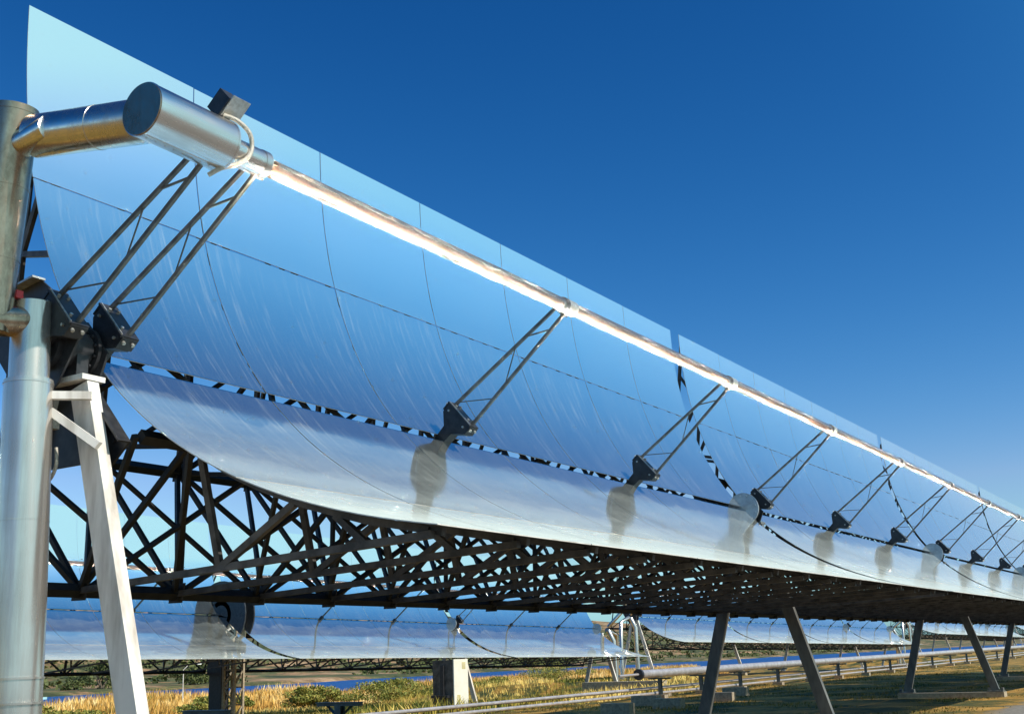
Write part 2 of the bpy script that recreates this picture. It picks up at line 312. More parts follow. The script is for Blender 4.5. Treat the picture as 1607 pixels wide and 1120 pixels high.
# ------------------------------------------------------------------ the trough collector module (local frame: x along, y across the aperture, z to the sun)
F_, A_ = 1.71, 2.885
def par(y): return y * y / (4 * F_)
ML = 12.214
XK = [.23 + .88 * k for k in range(14)]
def panel(x0, x1, y0, y1, seed):
    rr = random.Random(seed); mb = MB(); n = 12; th_ = .006
    ta = rr.gauss(0, .0011); tb = rr.gauss(0, .0008)
    front = []; back = []
    for i in range(n + 1):
        y = y0 + (y1 - y0) * i / n; z = par(y); nl = Vector((0, -y / (2 * F_), 1)).normalized()
        for x in (x0, (x0 + x1) / 2, x1):
            dz = ta * (y - (y0 + y1) / 2) + tb * (x - (x0 + x1) / 2)
            front.append((x, y, z + dz)); back.append((x - 0, y - nl.y * th_, z + dz - nl.z * th_))
    fs = [(3 * i + k, 3 * i + k + 1, 3 * i + k + 4, 3 * i + k + 3) for i in range(n) for k in (0, 1)]
    mb.add(front, fs, 0, True); mb.add(back, [f[::-1] for f in fs], 1, True)
    loop = [0, 1, 2] + [3 * i + 2 for i in range(1, n + 1)] + [3 * n + 1, 3 * n] + [3 * i for i in range(n - 1, 0, -1)]
    L_ = len(loop); mb.add([front[i] for i in loop] + [back[i] for i in loop], [(i, L_ + i, L_ + (i + 1) % L_, (i + 1) % L_) for i in range(L_)], 2)
    return mb
nA, nB, nC, nD = (-.75, -1.43), (.75, -1.43), (-.75, -.06), (.75, -.06)
def P3(x, n): return (x, n[0], n[1])
def build_module(root, back_row=False):
    g0 = .02 if back_row else .05; YS = [(g0, 1.624), (1.638, A_)]
    zb = -1.72 if back_row else -1.43
    nA, nB = (-.75, zb), (.75, zb)
    for k in range(7):
        x0, x1 = 1.7 * k + .007, 1.7 * (k + 1) - .007
        for j, (a, b) in enumerate(YS):
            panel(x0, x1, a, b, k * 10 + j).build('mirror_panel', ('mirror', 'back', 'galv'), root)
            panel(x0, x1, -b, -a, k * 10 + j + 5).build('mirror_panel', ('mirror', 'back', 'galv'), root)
    tb = MB(); s_ = .037
    for n_ in (nA, nB, nC, nD): tb.beam(P3(-.02 if n_ in (nA, nB) else .06, n_), P3(11.84, n_), .07, .07, up=(0, 0, 1))
    XB = [x + .24 for x in XK[:-1]] + [11.80]
    if not back_row:
        for a, b in ((nA, nB), (nB, nA), (nA, nC), (nB, nD)): tb.beam(P3(XB[0], a), P3(.02, b), s_, s_, up=(0, 1, 0))
    for k in range(14):
        x = XB[k]
        for a, b in ((nA, nB), (nA, nC), (nB, nD), (nC, nD)):
            if (k % 2 == 0 and not back_row) or ((a, b) == (nA, nB) and not back_row): tb.beam(P3(x, a), P3(x, b), s_, s_)
        if not back_row: tb.beam(P3(x + .03, nA if k % 2 else nB), P3(x + .03, nD if k % 2 else nC), s_ * .9, s_ * .9)
        if k < 13:
            x2 = XB[k + 1]; e = k % 2
            for a, b in ((nA, nB), (nA, nC), (nD, nB), (nC, nD)):
                p, q = (a, b) if e else (b, a)
                tb.beam(P3(x + .02, p), P3(x2 - .02, q), s_, s_, up=(0, 1, 0))
            if back_row: continue
            for a, b in ((nA, nC), (nD, nB)):
                p, q = (b, a) if e else (a, b)
                tb.beam(P3(x + .04, p), P3(x2 - .04, q), s_ * .85, s_ * .85, up=(0, 1, 0))
            tb.beam(P3(x + .05, nA), P3(x2 - .05, nB), s_ * .9, s_ * .9, up=(0, 1, 0)) if e == 0 else tb.beam(P3(x + .05, nB), P3(x2 - .05, nA), s_ * .9, s_ * .9, up=(0, 1, 0))
        for n_ in (nA, nB):                                     # gusset plates at the nodes
            tb.prism([(n_[0] - .09, n_[1]), (n_[0], n_[1] - .10), (n_[0] + .09, n_[1]), (n_[0], n_[1] + .12)], x - .008, x + .008)
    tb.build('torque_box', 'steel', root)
    for k in range(14):
        x = XK[k]
        if back_row and k % 2: continue
        for sg in (-1, 1):
            m_ = MB(); a_ = Vector((XB[k], sg * .75, zb)); r_ = Vector((x - .04, sg * 2.80, par(2.80) - .07))
            m_.beam(a_, r_, .044, .04)
            prev = Vector((x, sg * .60, par(.6) - .05))
            for y in (1.0, 1.4, 1.63, 2.0, 2.4, 2.82):
                c_ = Vector((x, sg * y, par(y) - .045)); m_.beam(prev, c_, .045, .04); prev = c_
            B1 = a_.lerp(r_, .46); B2 = a_.lerp(r_, .85); T1 = Vector((x, sg * 1.12, par(1.12) - .06)); T2 = Vector((x, sg * 1.92, par(1.92) - .06)); T3 = Vector((x, sg * 2.2, par(2.2) - .06))
            m_.beam(T1, B1, .045, .035); m_.beam(T2, B1, .045, .035); m_.beam(T3, B2, .04, .035)
            for yy in (1.585, 1.675, 2.72, .95):                  # mirror mounting pads
                sl = math.atan(sg * yy / (2 * F_)); m_.box((x, sg * (yy + .018 * math.sin(abs(sl))), par(yy) - .024), (.07, .05, .018), 0, Matrix.Rotation(sl, 3, 'X'))
            m_.build('cantilever_arm', 'arm', root)
    for xe in (-.05, 11.93):
        ep = MB(); poly = [(-.80, -.09), (-.28, -.085), (-.17, .14), (.17, .14), (.28, -.085), (.80, -.09), (.80, -.42), (.3, -.5), (-.3, -.5), (-.80, -.42)]
        ep.prism(poly, xe, xe + .018)
        ep.box((xe - .03, -.53, -.082), (.10, .54, .012)); ep.box((xe - .03, .53, -.082), (.10, .54, .012))
        for yy, zz in ((-.7, -.16), (-.62, -.16), (.7, -.16), (.62, -.16), (-.7, -.34), (.7, -.34)):
            ep.tube([(xe - .02, yy, zz), (xe, yy, zz)], .014, 8)
        ep.build('end_plate', 'dark', root)
        d_ = MB(); d_.tube([(xe - .03, 0, .0), (xe - .002, 0, .0)], .24 if xe > 1 else .17, 40)
        for q in range(12):
            an = q * math.pi / 6; rb_ = .2 if xe > 1 else .14; d_.tube([(xe - .045, rb_ * math.cos(an), rb_ * math.sin(an)), (xe - .03, rb_ * math.cos(an), rb_ * math.sin(an))], .012, 8)
        d_.build('bearing_disc', 'disc' if xe > 1 else 'dark', root)
    for j in range(3):
        receiver_bracket(.03 + 4.0713 * j, root, slim=back_row and j > 0)
        x0 = .29 + 4.0713 * j; x1 = x0 + 4.0713
        t_ = MB(); t_.tube([(x0 + .05, 0, F_), (x1 - .14, 0, F_)], .062, 24, cap=False); tube_ = t_.build('receiver_tube', 'glass', root)
        a_ = MB(); a_.tube([(x0 - .06, 0, F_), (x1 - .06, 0, F_)], .035, 16); a_.build('absorber_pipe', 'absorber', tube_)
        c_ = MB(); c_.tube([(x1 - .10, 0, F_), (x1 - .085, 0, F_), (x1 + .06, 0, F_)], [.068, .072, .072], 24); c_.build('collar', 'collar', tube_)
        b_ = MB(); b_.tube([(x1 - .155, 0, F_), (x1 - .15, 0, F_), (x1 - .10, 0, F_)], [.05, .073, .073], 24); b_.build('bellows', 'dark', tube_)
def receiver_bracket(x, root, mat='post', slim=False):
    if slim:                                               # light single post version
        br = MB(); br.box((x, 0, .05), (.08, .10, .12)); b = br.build('receiver_support', 'dark', root)
        m_ = MB(); m_.beam((x, 0, .08), (x + .16, 0, F_ - .055), .04, .04, up=(0, 1, 0)); m_.build('post', mat, b); return
    br = MB()                                              # flared base box on its stem
    br.prism([(-.05, -.07), (.05, -.07), (.06, .10), (.17, .19), (.17, .29), (-.17, .29), (-.17, .19), (-.06, .10)], x - .06, x + .06)
    br.box((x - .005, 0, .298), (.15, .36, .014)); br.box((x, .18, .25), (.13, .014, .09)); br.box((x, -.18, .25), (.13, .014, .09))
    b = br.build('receiver_support', 'dark', root)
    m_ = MB()                                              # bolts and a pale strip along the flange edge
    for sg in (1, -1):
        for xx in (-.04, .035):
            m_.tube([(x + xx, sg * .187, .262), (x + xx, sg * .205, .262)], .013, 6); m_.tube([(x + xx, sg * .10, .30), (x + xx, sg * .10, .325)], .012, 6)
        m_.tube([(x - .075, sg * .12, .24), (x - .058, sg * .12, .24)], .011, 6)
    m_.box((x - .068, 0, .306), (.008, .34, .014)); m_.build('bolts', 'collar', b, kind='stuff')
    for sg in (1, -1):
        m_ = MB(); m_.beam((x, sg * .145, .30), (x + .16, sg * .055, F_ - .055), .024, .029, up=(0, 1, 0)); m_.build('post', mat, b)
    m_ = MB()
    def pt(sg, t): return (x + .16 * t, sg * (.145 - .09 * t), .30 + (F_ - .355) * t)
    m_.beam(pt(1, .03), pt(-1, .24), .009, .009); m_.beam(pt(1, .60), pt(-1, .36), .008, .008); m_.beam(pt(1, .70), pt(-1, .86), .013, .013)
    m_.build('brace', mat, b)
    m_ = MB(); m_.box((x + .19, 0, F_ - .075), (.10, .12, .012)); m_.box((x + .24, 0, F_ - .03), (.04, .03, .09)); m_.build('saddle', mat, b)

def frame_matrix(o, yaw, pit, el, x=0.0):
    ex = Vector((math.cos(yaw) * math.cos(pit), math.sin(yaw) * math.cos(pit), math.sin(pit)))
    yl = Vector((-math.sin(yaw), math.cos(yaw), 0)); up = ex.cross(yl)
    zt = -math.cos(el) * yl + math.sin(el) * up; yt = math.sin(el) * yl + math.cos(el) * up
    m = Matrix.Identity(4)
    for i in range(3): m[i][0] = ex[i]; m[i][1] = yt[i]; m[i][2] = zt[i]; m[i][3] = o[i] + ex[i] * x
    return m
H = 3.3
ORD = ['nearest', 'second', 'third', 'fourth']
mod0 = empty('trough_collector', 'nearest mirrored trough module of the front row, beside the shiny riser pipe', 'solar collector', mat=frame_matrix((0, 0, H), 0, 0, EL), group='parabolic trough modules of the front row')
build_module(mod0)
mod1 = empty('trough_collector', 'x', 'solar collector', mat=Matrix.Identity(4)); build_module(mod1, True); mod1_used = False
front_labels = ['', 'second mirrored trough module of the front row, past the first slanted gap', 'third mirrored trough module of the front row, between the second and third gaps', 'farthest mirrored trough module of the front row, running out of the frame at right']
for i in range(1, 4):
    c = copy_tree(mod0); c.matrix_world = frame_matrix((0, 0, H), 0, 0, EL, ML * i); c['label'] = front_labels[i]
rows = {'A': ((22.6, 21.24, 2.89), R(-.37), R(-.83), R(40.74), (-2, -1, 0, 1)),
        'B': ((53.82, 22.43, 3.24), R(-.99), R(-.68), R(40.11), (0, 1, 2, 3)),
        'C': ((114, 22.8, 3.6), R(-.9), R(-.7), R(40.5), (0, 1, 2, 3)),
        'D': ((172, 22.9, 3.7), R(-.9), R(-.5), R(40.5), (0, 1, 2, 3))}
place = {'A': 'nearest back row collector', 'B': 'second back row collector', 'C': 'third back row collector', 'D': 'farthest back row collector'}
which = {'A': ['left end module', 'module just left of the lattice mast', 'module just right of the lattice mast', 'right end module above the pipe end'],
         'B': ['first module with a curved near end', 'second module', 'third module, past its drive', 'last module'],
         'C': ['first module', 'second module', 'third module', 'last module'], 'D': ['first module', 'second module', 'third module', 'last module']}
for r_, (o_, ya, pi_, el, ks) in rows.items():
    for q, k in enumerate(ks):
        if r_ == 'D' and q > 1: continue
        c = mod1 if not mod1_used else copy_tree(mod1); mod1_used = True; c.matrix_world = frame_matrix(o_, ya, pi_, el, ML * k)
        c['label'] = 'mirrored trough, %s of the %s' % (which[r_][q], place[r_]); c['group'] = 'parabolic trough modules of the back row'

# ------------------------------------------------------------------ pylons (origin at ground under the axis)
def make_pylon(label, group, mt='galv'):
    p = empty('support_pylon', label, 'pylon', group=group)
    for sg in (-1, 1):
        m_ = MB(); a = Vector((0, sg * .15, H - .27)); b = Vector((0, sg * .985, .16))
        d = (b - a).normalized(); m_.beam(a, b, .17, .09, up=(1, 0, 0))
        lg = m_.build('leg', mt, p)
        f_ = MB(); f_.box((0, sg * .99, .145), (.30, .34, .02)); 
        for dy in (-.14, .14): f_.box((0, sg * .99 + dy, .185), (.14, .05, .07))
        f_.build('foot_plate', mt, lg)
    m_ = MB(); m_.prism([(-.30, -.78), (.30, -.78), (.17, -.20), (-.17, -.20)], -.012, .012)
    for v in range(len(m_.v)): m_.v[v] = (m_.v[v][0], m_.v[v][1], m_.v[v][2] + H)
    m_.build('web_plate', 'dark', p)
    m_ = MB(); m_.box((0, -.04, H - .225), (.18, .40, .035)); m_.build('head_plate', mt, p)
    m_ = MB(); m_.box((0, 0, H - .11), (.09, .24, .2)); m_.tube([(-.075, 0, H), (.075, 0, H)], .13, 24); m_.build('bearing', 'dark', p)
    m_ = MB(); m_.box((0, 0, .03), (.36, 2.36, .20)); m_.build('footing', 'concrete', p)
    return p
py0 = make_pylon('nearest A frame pylon, pale steel, behind the shiny riser pipe at left', 'pylons under the front row')
py0.location = (-.16, 0, 0)
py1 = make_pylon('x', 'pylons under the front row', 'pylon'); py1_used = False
pl = ['', 'A frame pylon under the first gap of the front row', 'A frame pylon with its concrete beam footing in the dark shade at right', 'A frame pylon at the right edge, last but one of the front row', 'farthest A frame pylon of the front row, hidden behind the shaded truss']
for i in range(1, 5):
    c = py1 if i == 1 else copy_tree(py1); c.location = (ML * i - .16, 0, 0); c['label'] = pl[i]
wp = {'A': ['left end', 'left hand', None, 'right hand, behind the white cabinet', 'right end, beside the pipe end'],
      'B': ['first', 'second', 'middle', 'fourth', 'last'], 'C': ['first', 'second', 'middle', 'fourth', 'last'], 'D': ['first', 'second', 'middle', 'fourth', 'last']}
def axis_pt(r_, x):
    o_, ya, pi_, el, ks = rows[r_]
    return Vector((o_[0] + x * math.cos(ya) * math.cos(pi_), o_[1] + x * math.sin(ya) * math.cos(pi_), o_[2] + x * math.sin(pi_)))
for r_ in rows:
    ks = rows[r_][4]
    for q in range(5):
        if wp[r_][q] is None or (r_ == 'D' and q > 2): continue
        c = copy_tree(py0); a = axis_pt(r_, (ks[0] + q) * ML - .16); c.location = (a.x, a.y, a.z - H)
        c['label'] = '%s A frame pylon under the %s' % (wp[r_][q], place[r_]); c['group'] = 'pylons under the back row'

# ------------------------------------------------------------------ swivel joint and riser at the near end of the front row
T0 = frame_matrix((0, 0, H), 0, 0, EL)
def tw(x, y, z): return T0 @ Vector((x, y, z))
sw = empty('swivel_pipe', 'shiny insulated swivel pipe with a blunt end cap joined to the receiver line', 'pipe', loc=tw(-.4, 0, F_))
def rel(mb, root):
    l = root.location; mb.v = [(v[0] - l[0], v[1] - l[1], v[2] - l[2]) for v in mb.v]; return mb
ax = T0.to_3x3() @ Vector((1, 0, 0))
m_ = MB(); m_.tube([tw(-.75, 0, F_), tw(-.12, 0, F_)], .166, 56); jk = rel(m_, sw).build('end_cylinder', 'alux', sw)
for a_, b_ in ((-.752, -.74), (-.132, -.118)):
    m_ = MB(); m_.tube([tw(a_, 0, F_), tw(b_, 0, F_)], .1685, 56); rel(m_, sw).build('jacket_band', 'alux', jk)
m_ = MB(); an = R(215); m_.beam(tw(-.74, .1665 * math.cos(an), F_ + .1665 * math.sin(an)), tw(-.13, .1665 * math.cos(an), F_ + .1665 * math.sin(an)), .018, .004, up=T0.to_3x3() @ Vector((0, math.cos(an), math.sin(an))))
for q in range(9):
    xq = -.71 + q * .07; m_.tube([tw(xq, .166 * math.cos(an + .12), F_ + .166 * math.sin(an + .12)), tw(xq, .171 * math.cos(an + .12), F_ + .171 * math.sin(an + .12))], .005, 6)
rel(m_, sw).build('lap_seam', 'alux', jk)
m_ = MB(); m_.tube([tw(-.76, 0, F_), tw(-.75, 0, F_)], .162, 56); rel(m_, sw).build('end_cap', 'aludull', jk)
m_ = MB(); m_.tube([tw(-.12, 0, F_), tw(.24, 0, F_)], .088, 36); m_.tube([tw(.20, 0, F_), tw(.255, 0, F_)], .093, 36); rel(m_, sw).build('connecting_sleeve', 'alux', sw)
a0 = tw(-.60, 0, F_); dr = Vector((-.12, 1, .12))
m_ = MB(); m_.tube([a0 + dr * .08, a0 + dr * 1.02], .138, 48); ar = rel(m_, sw).build('cross_arm', 'alux', sw)
for q in (.50,):
    m_ = MB(); m_.tube([a0 + dr * (q - .008), a0 + dr * (q + .008)], .1405, 48); rel(m_, sw).build('jacket_band', 'alux', ar)
# black junction box with its hose
jb = MB()
rt = T0.to_3x3()
jb.box(tw(-.12, .20, 1.90), (.10, .13, .15), 0, rt); jb.box(tw(-.12, .10, 1.84), (.03, .16, .03), 0, rt)
jbo = rel(jb, sw).build('junction_box', 'dark', sw)
jc = MB(); jc.box(tw(-.085, .132, 1.93), (.15, .008, .15), 0, rt); rel(jc, sw).build('cover_plate', 'collar', jbo)
hs_ = MB(); pts = [tw(-.14, .13, 1.86), tw(-.06, .08, 1.88), tw(.02, .02, 1.86), tw(.05, -.04, 1.80), tw(.02, -.10, 1.74), tw(-.06, -.12, 1.66), tw(-.14, -.14, 1.62), tw(-.20, -.15, 1.55)]
def spline(p, k=6):
    out = []
    for i in range(len(p) - 1):
        p0, p1, p2, p3 = p[max(i - 1, 0)], p[i], p[i + 1], p[min(i + 2, len(p) - 1)]
        for q in range(k):
            t = q / k; out.append(.5 * ((2 * p1) + (p2 - p0) * t + (2 * p0 - 5 * p1 + 4 * p2 - p3) * t * t + (3 * p1 - p0 - 3 * p2 + p3) * t ** 3))
    return out + [p[-1]]
hs_.tube(spline([Vector(p) for p in pts]), .015, 12); rel(hs_, sw).build('conduit_hose', 'hose', sw)

# bracket carrying the swivel pipe, just before the first module
sb = empty('swivel_support', 'pair of dark posts under the swivel pipe, left of the first receiver support', 'support', mat=frame_matrix((0, 0, H), 0, 0, EL))
receiver_bracket(-.37, sb)
m_ = MB(); m_.prism([(-.25, -.42), (.62, -.42), (.62, -.05), (.46, .20), (.17, .26), (-.17, .2), (-.25, -.1)], -.315, -.30); m_.tube([(-.36, .02, -.02), (-.30, .02, -.02)], .16, 30)
m_.build('mounting_plate', 'dark', sb)
m_ = MB(); m_.box((-.34, .54, .085), (.10, .014, .30), 0, Matrix.Rotation(R(32), 3, 'X'))
for q in range(4): m_.tube([(-.335, .40 + .06 * q, .05 - .05 * q), (-.315, .40 + .06 * q, .05 - .05 * q)], .016, 8)
m_.build('stiffener', 'collar', sb)

rs = empty('riser_pipe', 'tall shiny insulated riser pipe standing at the left edge of the photo', 'pipe', loc=(-.5, -.2, 0))
m_ = MB(); m_.tube([(-.5, -.16, .02), (-.5, -.12, 1.6), (-.5, -.05, 3.02)], .148, 56); rel(m_, rs).build('lower_jacket', 'alu', rs)
for z_, rr_ in ((3.0, .151), (2.14, .150), (1.22, .151), (1.08, .153)):
    m_ = MB(); y_ = -.05 - (3.02 - z_) * .048; m_.tube([(-.5, y_, z_ - .006), (-.5, y_, z_ + .006)], rr_, 56)
    rel(m_, rs).build('jacket_band', 'alu', rs)
m_ = MB(); m_.tube([(-.5, -.05, 3.02), (-.5, -.03, 3.53)], .122, 48); rel(m_, rs).build('upper_jacket', 'alu', rs)
m_ = MB(); m_.tube([(-.80, -.03, 3.36), (-.55, -.03, 3.40)], .10, 40); rel(m_, rs).build('elbow', 'aludull', rs)
m_ = MB(); m_.box((-.62, -.045, 3.56), (.05, .05, .05)); rel(m_, rs).build('valve_knob', 'red', rs)
m_ = MB(); m_.box((-.5, -.16, .0), (.5, .5, .12)); rel(m_, rs).build('footing', 'concrete', rs)
up_ = empty('drop_pipe', 'dull metal insulated pipe coming down at the top left corner', 'pipe', loc=(-.8, -.1, 3.3))
m_ = MB(); m_.tube([(-.78, -.11, 4.755), (-.78, .03, 3.30)], .15, 64); rel(m_, up_).build('jacket', 'aludull', up_)
m_ = MB()
for t in (.02, .36, .68):
    m_ = MB(); a = Vector((-.78, -.11, 4.755)).lerp(Vector((-.78, .03, 3.30)), t); b = Vector((-.78, -.11, 4.755)).lerp(Vector((-.78, .03, 3.30)), t + .009); m_.tube([a, b], .153, 64); rel(m_, up_).build('jacket_band', 'aludull', up_)
m_ = MB(); m_.tube([(-.77, -.20, 4.49), (-.77, -.47, 4.52)], .088, 36); rel(m_, up_).build('outlet_stub', 'alux', up_)
m_ = MB(); m_.tube([(-.60, -.02, 4.3), (-.60, .07, 3.5)], .035, 14); rel(m_, up_).build('shaded_pipe_side', 'dark', up_)  # thin dark pipe standing in for the shaded side of another pipe
br_ = empty('riser_bracket', 'two pale steel bars bracing the riser pipe to the nearest pylon leg', 'bracket', loc=(-.3, -.2, 2.8))
m_ = MB(); m_.beam((-.40, -.16, 2.93), (-.24, -.33, 2.93), .05, .05, up=(0, 0, 1)); rel(m_, br_).build('bar', 'galv', br_)
m_ = MB(); m_.beam((-.40, -.15, 2.83), (-.24, -.42, 2.60), .05, .05, up=(0, 0, 1)); rel(m_, br_).build('bar', 'galv', br_)
m_ = MB(); m_.tube(spline([Vector(p) for p in ((-.28, 0, 2.75), (-.3, .03, 2.55), (-.3, -.03, 2.42), (-.3, -.1, 2.5), (-.3, -.09, 2.62))]), .012, 10); m_.box((-.30, -.02, 2.78), (.06, .10, .07)); rel(m_, br_).build('cable_loop', 'hose', br_)

# ------------------------------------------------------------------ header pipe and its T shaped stands
hd = empty('header_pipe', 'thick silver insulated pipe running on steel stands behind the front row', 'pipe', loc=(25.5, 8.6, .68))
m_ = MB(); m_.tube([(25.6, 8.6, .70), (60, 8.75, .74), (140, 9.4, .9)], .115, 32); rel(m_, hd).build('jacket', 'pipe', hd)
m_ = MB(); m_.tube([(25.5, 8.6, .70), (25.6, 8.6, .70)], .15, 32); rel(m_, hd).build('end_flange', 'dark', hd)
m_ = MB(); m_.tube([(24.3, 8.58, .69), (25.55, 8.6, .70)], .035, 16); rel(m_, hd).build('inner_pipe', 'pipe', hd)
m_ = MB()
for x in np.arange(27, 139, 1.7): m_.tube([(x, 8.6 + (x - 25.6) * .0043 if x < 60 else 8.75 + (x - 60) * .0081, .70 + (x - 25.6) * .00116 if x < 60 else .74 + (x - 60) * .002), (x + .03, 8.6 + (x - 25.6) * .0043 if x < 60 else 8.75 + (x - 60) * .0081, .70 + (x - 25.6) * .00116 if x < 60 else .74 + (x - 60) * .002)], .119, 24)
rel(m_, hd).build('jacket_band', 'pipe', hd)
def make_stand():
    s = empty('pipe_stand', 'x', 'pipe stand', group='steel T stands along the pipe run')
    m_ = MB(); m_.box((0, 0, .32), (.09, .012, .44)); m_.box((.045, 0, .32), (.008, .10, .44)); m_.box((-.045, 0, .32), (.008, .10, .44)); m_.build('stem', 'dark2', s)
    m_ = MB(); m_.box((0, 0, .552), (.10, .70, .04)); m_.box((0, 0, .576), (.14, .72, .010))
    m_.add([(-.04, -.2, .532), (.04, -.2, .532), (.04, -.05, .42), (-.04, -.05, .42), (-.04, .2, .532), (.04, .2, .532), (.04, .05, .42), (-.04, .05, .42)], [(0, 1, 2, 3), (7, 6, 5, 4)])
    m_.build('top_beam', 'dark2', s)
    m_ = MB(); m_.box((0, 0, .04), (.24, .34, .13)); m_.build('footing', 'concrete', s)
    return s
M['dark2'] = simple('teal_grey_steel', (.10, .14, .15), (.06, .08, .085), rough=.5, metal=.2, scale=8)
st0 = make_stand(); st0.location = (26.9, 8.6, 0); st0['label'] = 'first T stand under the flanged end of the silver pipe'
XS = [29.9, 33.2, 36.9, 40.5, 44.2, 48.2, 52.4, 56.6, 61, 65.5, 70, 75, 80, 86, 92, 99, 106, 114]
for i, x in enumerate(XS):
    c = copy_tree(st0); c.location = (x, 8.6 + (x - 25.6) * .0043 if x < 60 else 8.75 + (x - 60) * .0081, (x - 25.6) * .0012 - .002)
    c['label'] = '%s T stand from the flanged end under the silver pipe' % (['second', 'third', 'fourth', 'fifth', 'sixth', 'seventh', 'eighth', 'ninth', 'tenth', 'eleventh', 'twelfth', 'thirteenth', 'fourteenth', 'fifteenth', 'sixteenth', 'seventeenth', 'eighteenth', 'nineteenth'][i])
for (x, y, l) in ((7.3, 4.0, 'bare T stand carrying nothing, in front of the dry reeds'), (5.45, 4.5, 'bare T stand cut off by the bottom edge, beside the nearest pylon leg')):
    c = copy_tree(st0); c.location = (x, y, .19); c['label'] = l
    for ch in c.children:
        if ch.name.startswith('stem'): ch.scale = (1, 1, 1)
# small twin pipes
for (y, z, x0, l) in ((8.9, .27, 12, 'upper thin pipe of the pair running behind the T stands'), (8.75, .13, 12, 'lower thin pipe of the pair running behind the T stands')):
    m_ = MB(); m_.tube([(x0, y, z), (60, y + .15, z + .04), (140, y + .8, z + .2)], .04, 14)
    o = m_.build('thin_pipe', 'pipe', None, label=l, category='pipe', group='thin pipes on the ground')
m_ = MB(); m_.tube([(12, 9.7, .20), (60, 9.85, .24), (140, 10.6, .4)], .03, 12); m_.build('thin_pipe', 'pylon', None, label='dark thin pipe farthest behind the T stands', category='pipe', group='thin pipes on the ground')
blocks = [(22.3, 6.85, 'x'), (20.9, 5.6, 'x'), (18.7, 5.8, 'x'), (24.2, 5.65, 'x'), (27.6, 6.6, 'x')]
bl = ['small concrete block beneath the flanged pipe end', 'small concrete block in the grass, second from the leaning pylon leg', 'small concrete block at the bottom edge, in line with the pipe end', 'small concrete block half hidden by the leaning pylon leg', 'small concrete block just right of the leaning pylon leg']
for (x, y, _), l in zip(blocks, bl):
    m_ = MB(); m_.box((0, 0, .10), (.28, .70, .26)); o = m_.build('concrete_block', 'concrete', None, label=l, category='block', group='concrete blocks in the grass'); o.location = (x, y, gh(x, y))
for i, (x, l) in enumerate(((28.5, 'low concrete sleeper between the first two stands'), (32, 'low concrete sleeper between the second and third stands'), (43, 'low concrete sleeper between the fifth and sixth stands'))):
    m_ = MB(); m_.box((0, 0, .06), (.2, .5, .18)); o = m_.build('concrete_sleeper', 'concrete', None, label=l, category='block', group='sleepers under the thin pipes'); o.location = (x, 9.3, 0)
m_ = MB(); m_.box((0, 0, .3), (.5, 3.2, .62)); o = m_.build('retaining_block', 'concrete', None, label='long dark concrete footing behind the end of the silver pipe', category='block'); o.location = (34.5, 13.6, gh(34.5, 13.6)); o.rotation_euler = (0, 0, 0)

# ------------------------------------------------------------------ white control cabinet
cb = empty('control_cabinet', 'white control cabinet with two small vents standing on a dark post', 'cabinet', loc=(20.1, 11.2, 0))
m_ = MB(); m_.box((0, 0, .74), (.62, .62, 1.06)); bd = m_.build('cabinet_body', 'arm', cb)  # dark body colour stands for the white cabinet's unlit sides
m_ = MB(); m_.box((0, -.325, .74), (.62, .03, 1.10)); dd = m_.build('cabinet_door', 'cream', cb)
m_ = MB()
for zc, xc in ((1.13, .12), (.35, -.12)):
    for q in range(6): m_.box((xc, -.342, zc - .07 + q * .028), (.15, .006, .014))
m_.build('vent', 'yellow', dd)
m_ = MB(); m_.box((-.1, 0, .10), (.30, .4, .24)); m_.box((-.34, 0, .5), (.05, .1, 1.3)); m_.box((-.36, .05, .4), (.12, .5, .06)); m_.build('stand', 'dark', cb)

# ------------------------------------------------------------------ drive unit of the back row
a = axis_pt('A', -.16)
dv = empty('drive_pylon', 'dark drive pylon with pale lattice mast and curved plates, centre of the back row collector', 'drive pylon', loc=(a.x - .3, a.y - .1, a.z - H))
m_ = MB(); m_.box((0, .22, 1.0), (.34, .52, 2.1)); m_.box((0, .45, 1.75), (.3, .3, .5)); m_.build('drive_column', 'dark', dv)
m_ = MB()
for sx in (-.18, .18):
    for sy in (-.62, -.16): m_.beam((sx, sy, 0), (sx, sy, 3.1), .07, .07, up=(0, 1, 0))
for q in range(6):
    z0 = .1 + q * .52; z1 = z0 + .5
    for sx in (-.18, .18):
        m_.beam((sx, -.62, z0 if q % 2 else z1), (sx, -.16, z1 if q % 2 else z0), .035, .035); m_.beam((sx, -.62, z1), (sx, -.16, z1), .04, .04)
    for sy in (-.62, -.16): m_.beam((-.18, sy, z0), (.18, sy, z1), .03, .03)
m_.build('lattice_mast', 'concrete', dv)
def arc(cx_, cz_, r0, r1, a0_, a1_, n=14):
    return [(cx_ + r1 * math.cos(R(a0_ + (a1_ - a0_) * i / n)), cz_ + r1 * math.sin(R(a0_ + (a1_ - a0_) * i / n))) for i in range(n + 1)] + [(cx_ + r0 * math.cos(R(a1_ - (a1_ - a0_) * i / n)), cz_ + r0 * math.sin(R(a1_ - (a1_ - a0_) * i / n))) for i in range(n + 1)]
m_ = MB()
for x_ in (-.22, .16):
    m_.prism([(y, z + 3.3) for y, z in arc(0, 0, .30, 1.05, 50, 215)], x_, x_ + .05); m_.prism([(y, z + 3.3) for y, z in arc(0, 0, .0, .45, 0, 340)], x_, x_ + .04)
m_.build('curved_plate', 'dark', dv)
m_ = MB(); m_.tube([(0, -.2, 2.2), (0, -.35, 3.75)], .05, 14); m_.tube([(0, -.22, 2.3), (0, -.28, 2.9)], .08, 14); m_.build('hydraulic_ram', 'galv', dv)
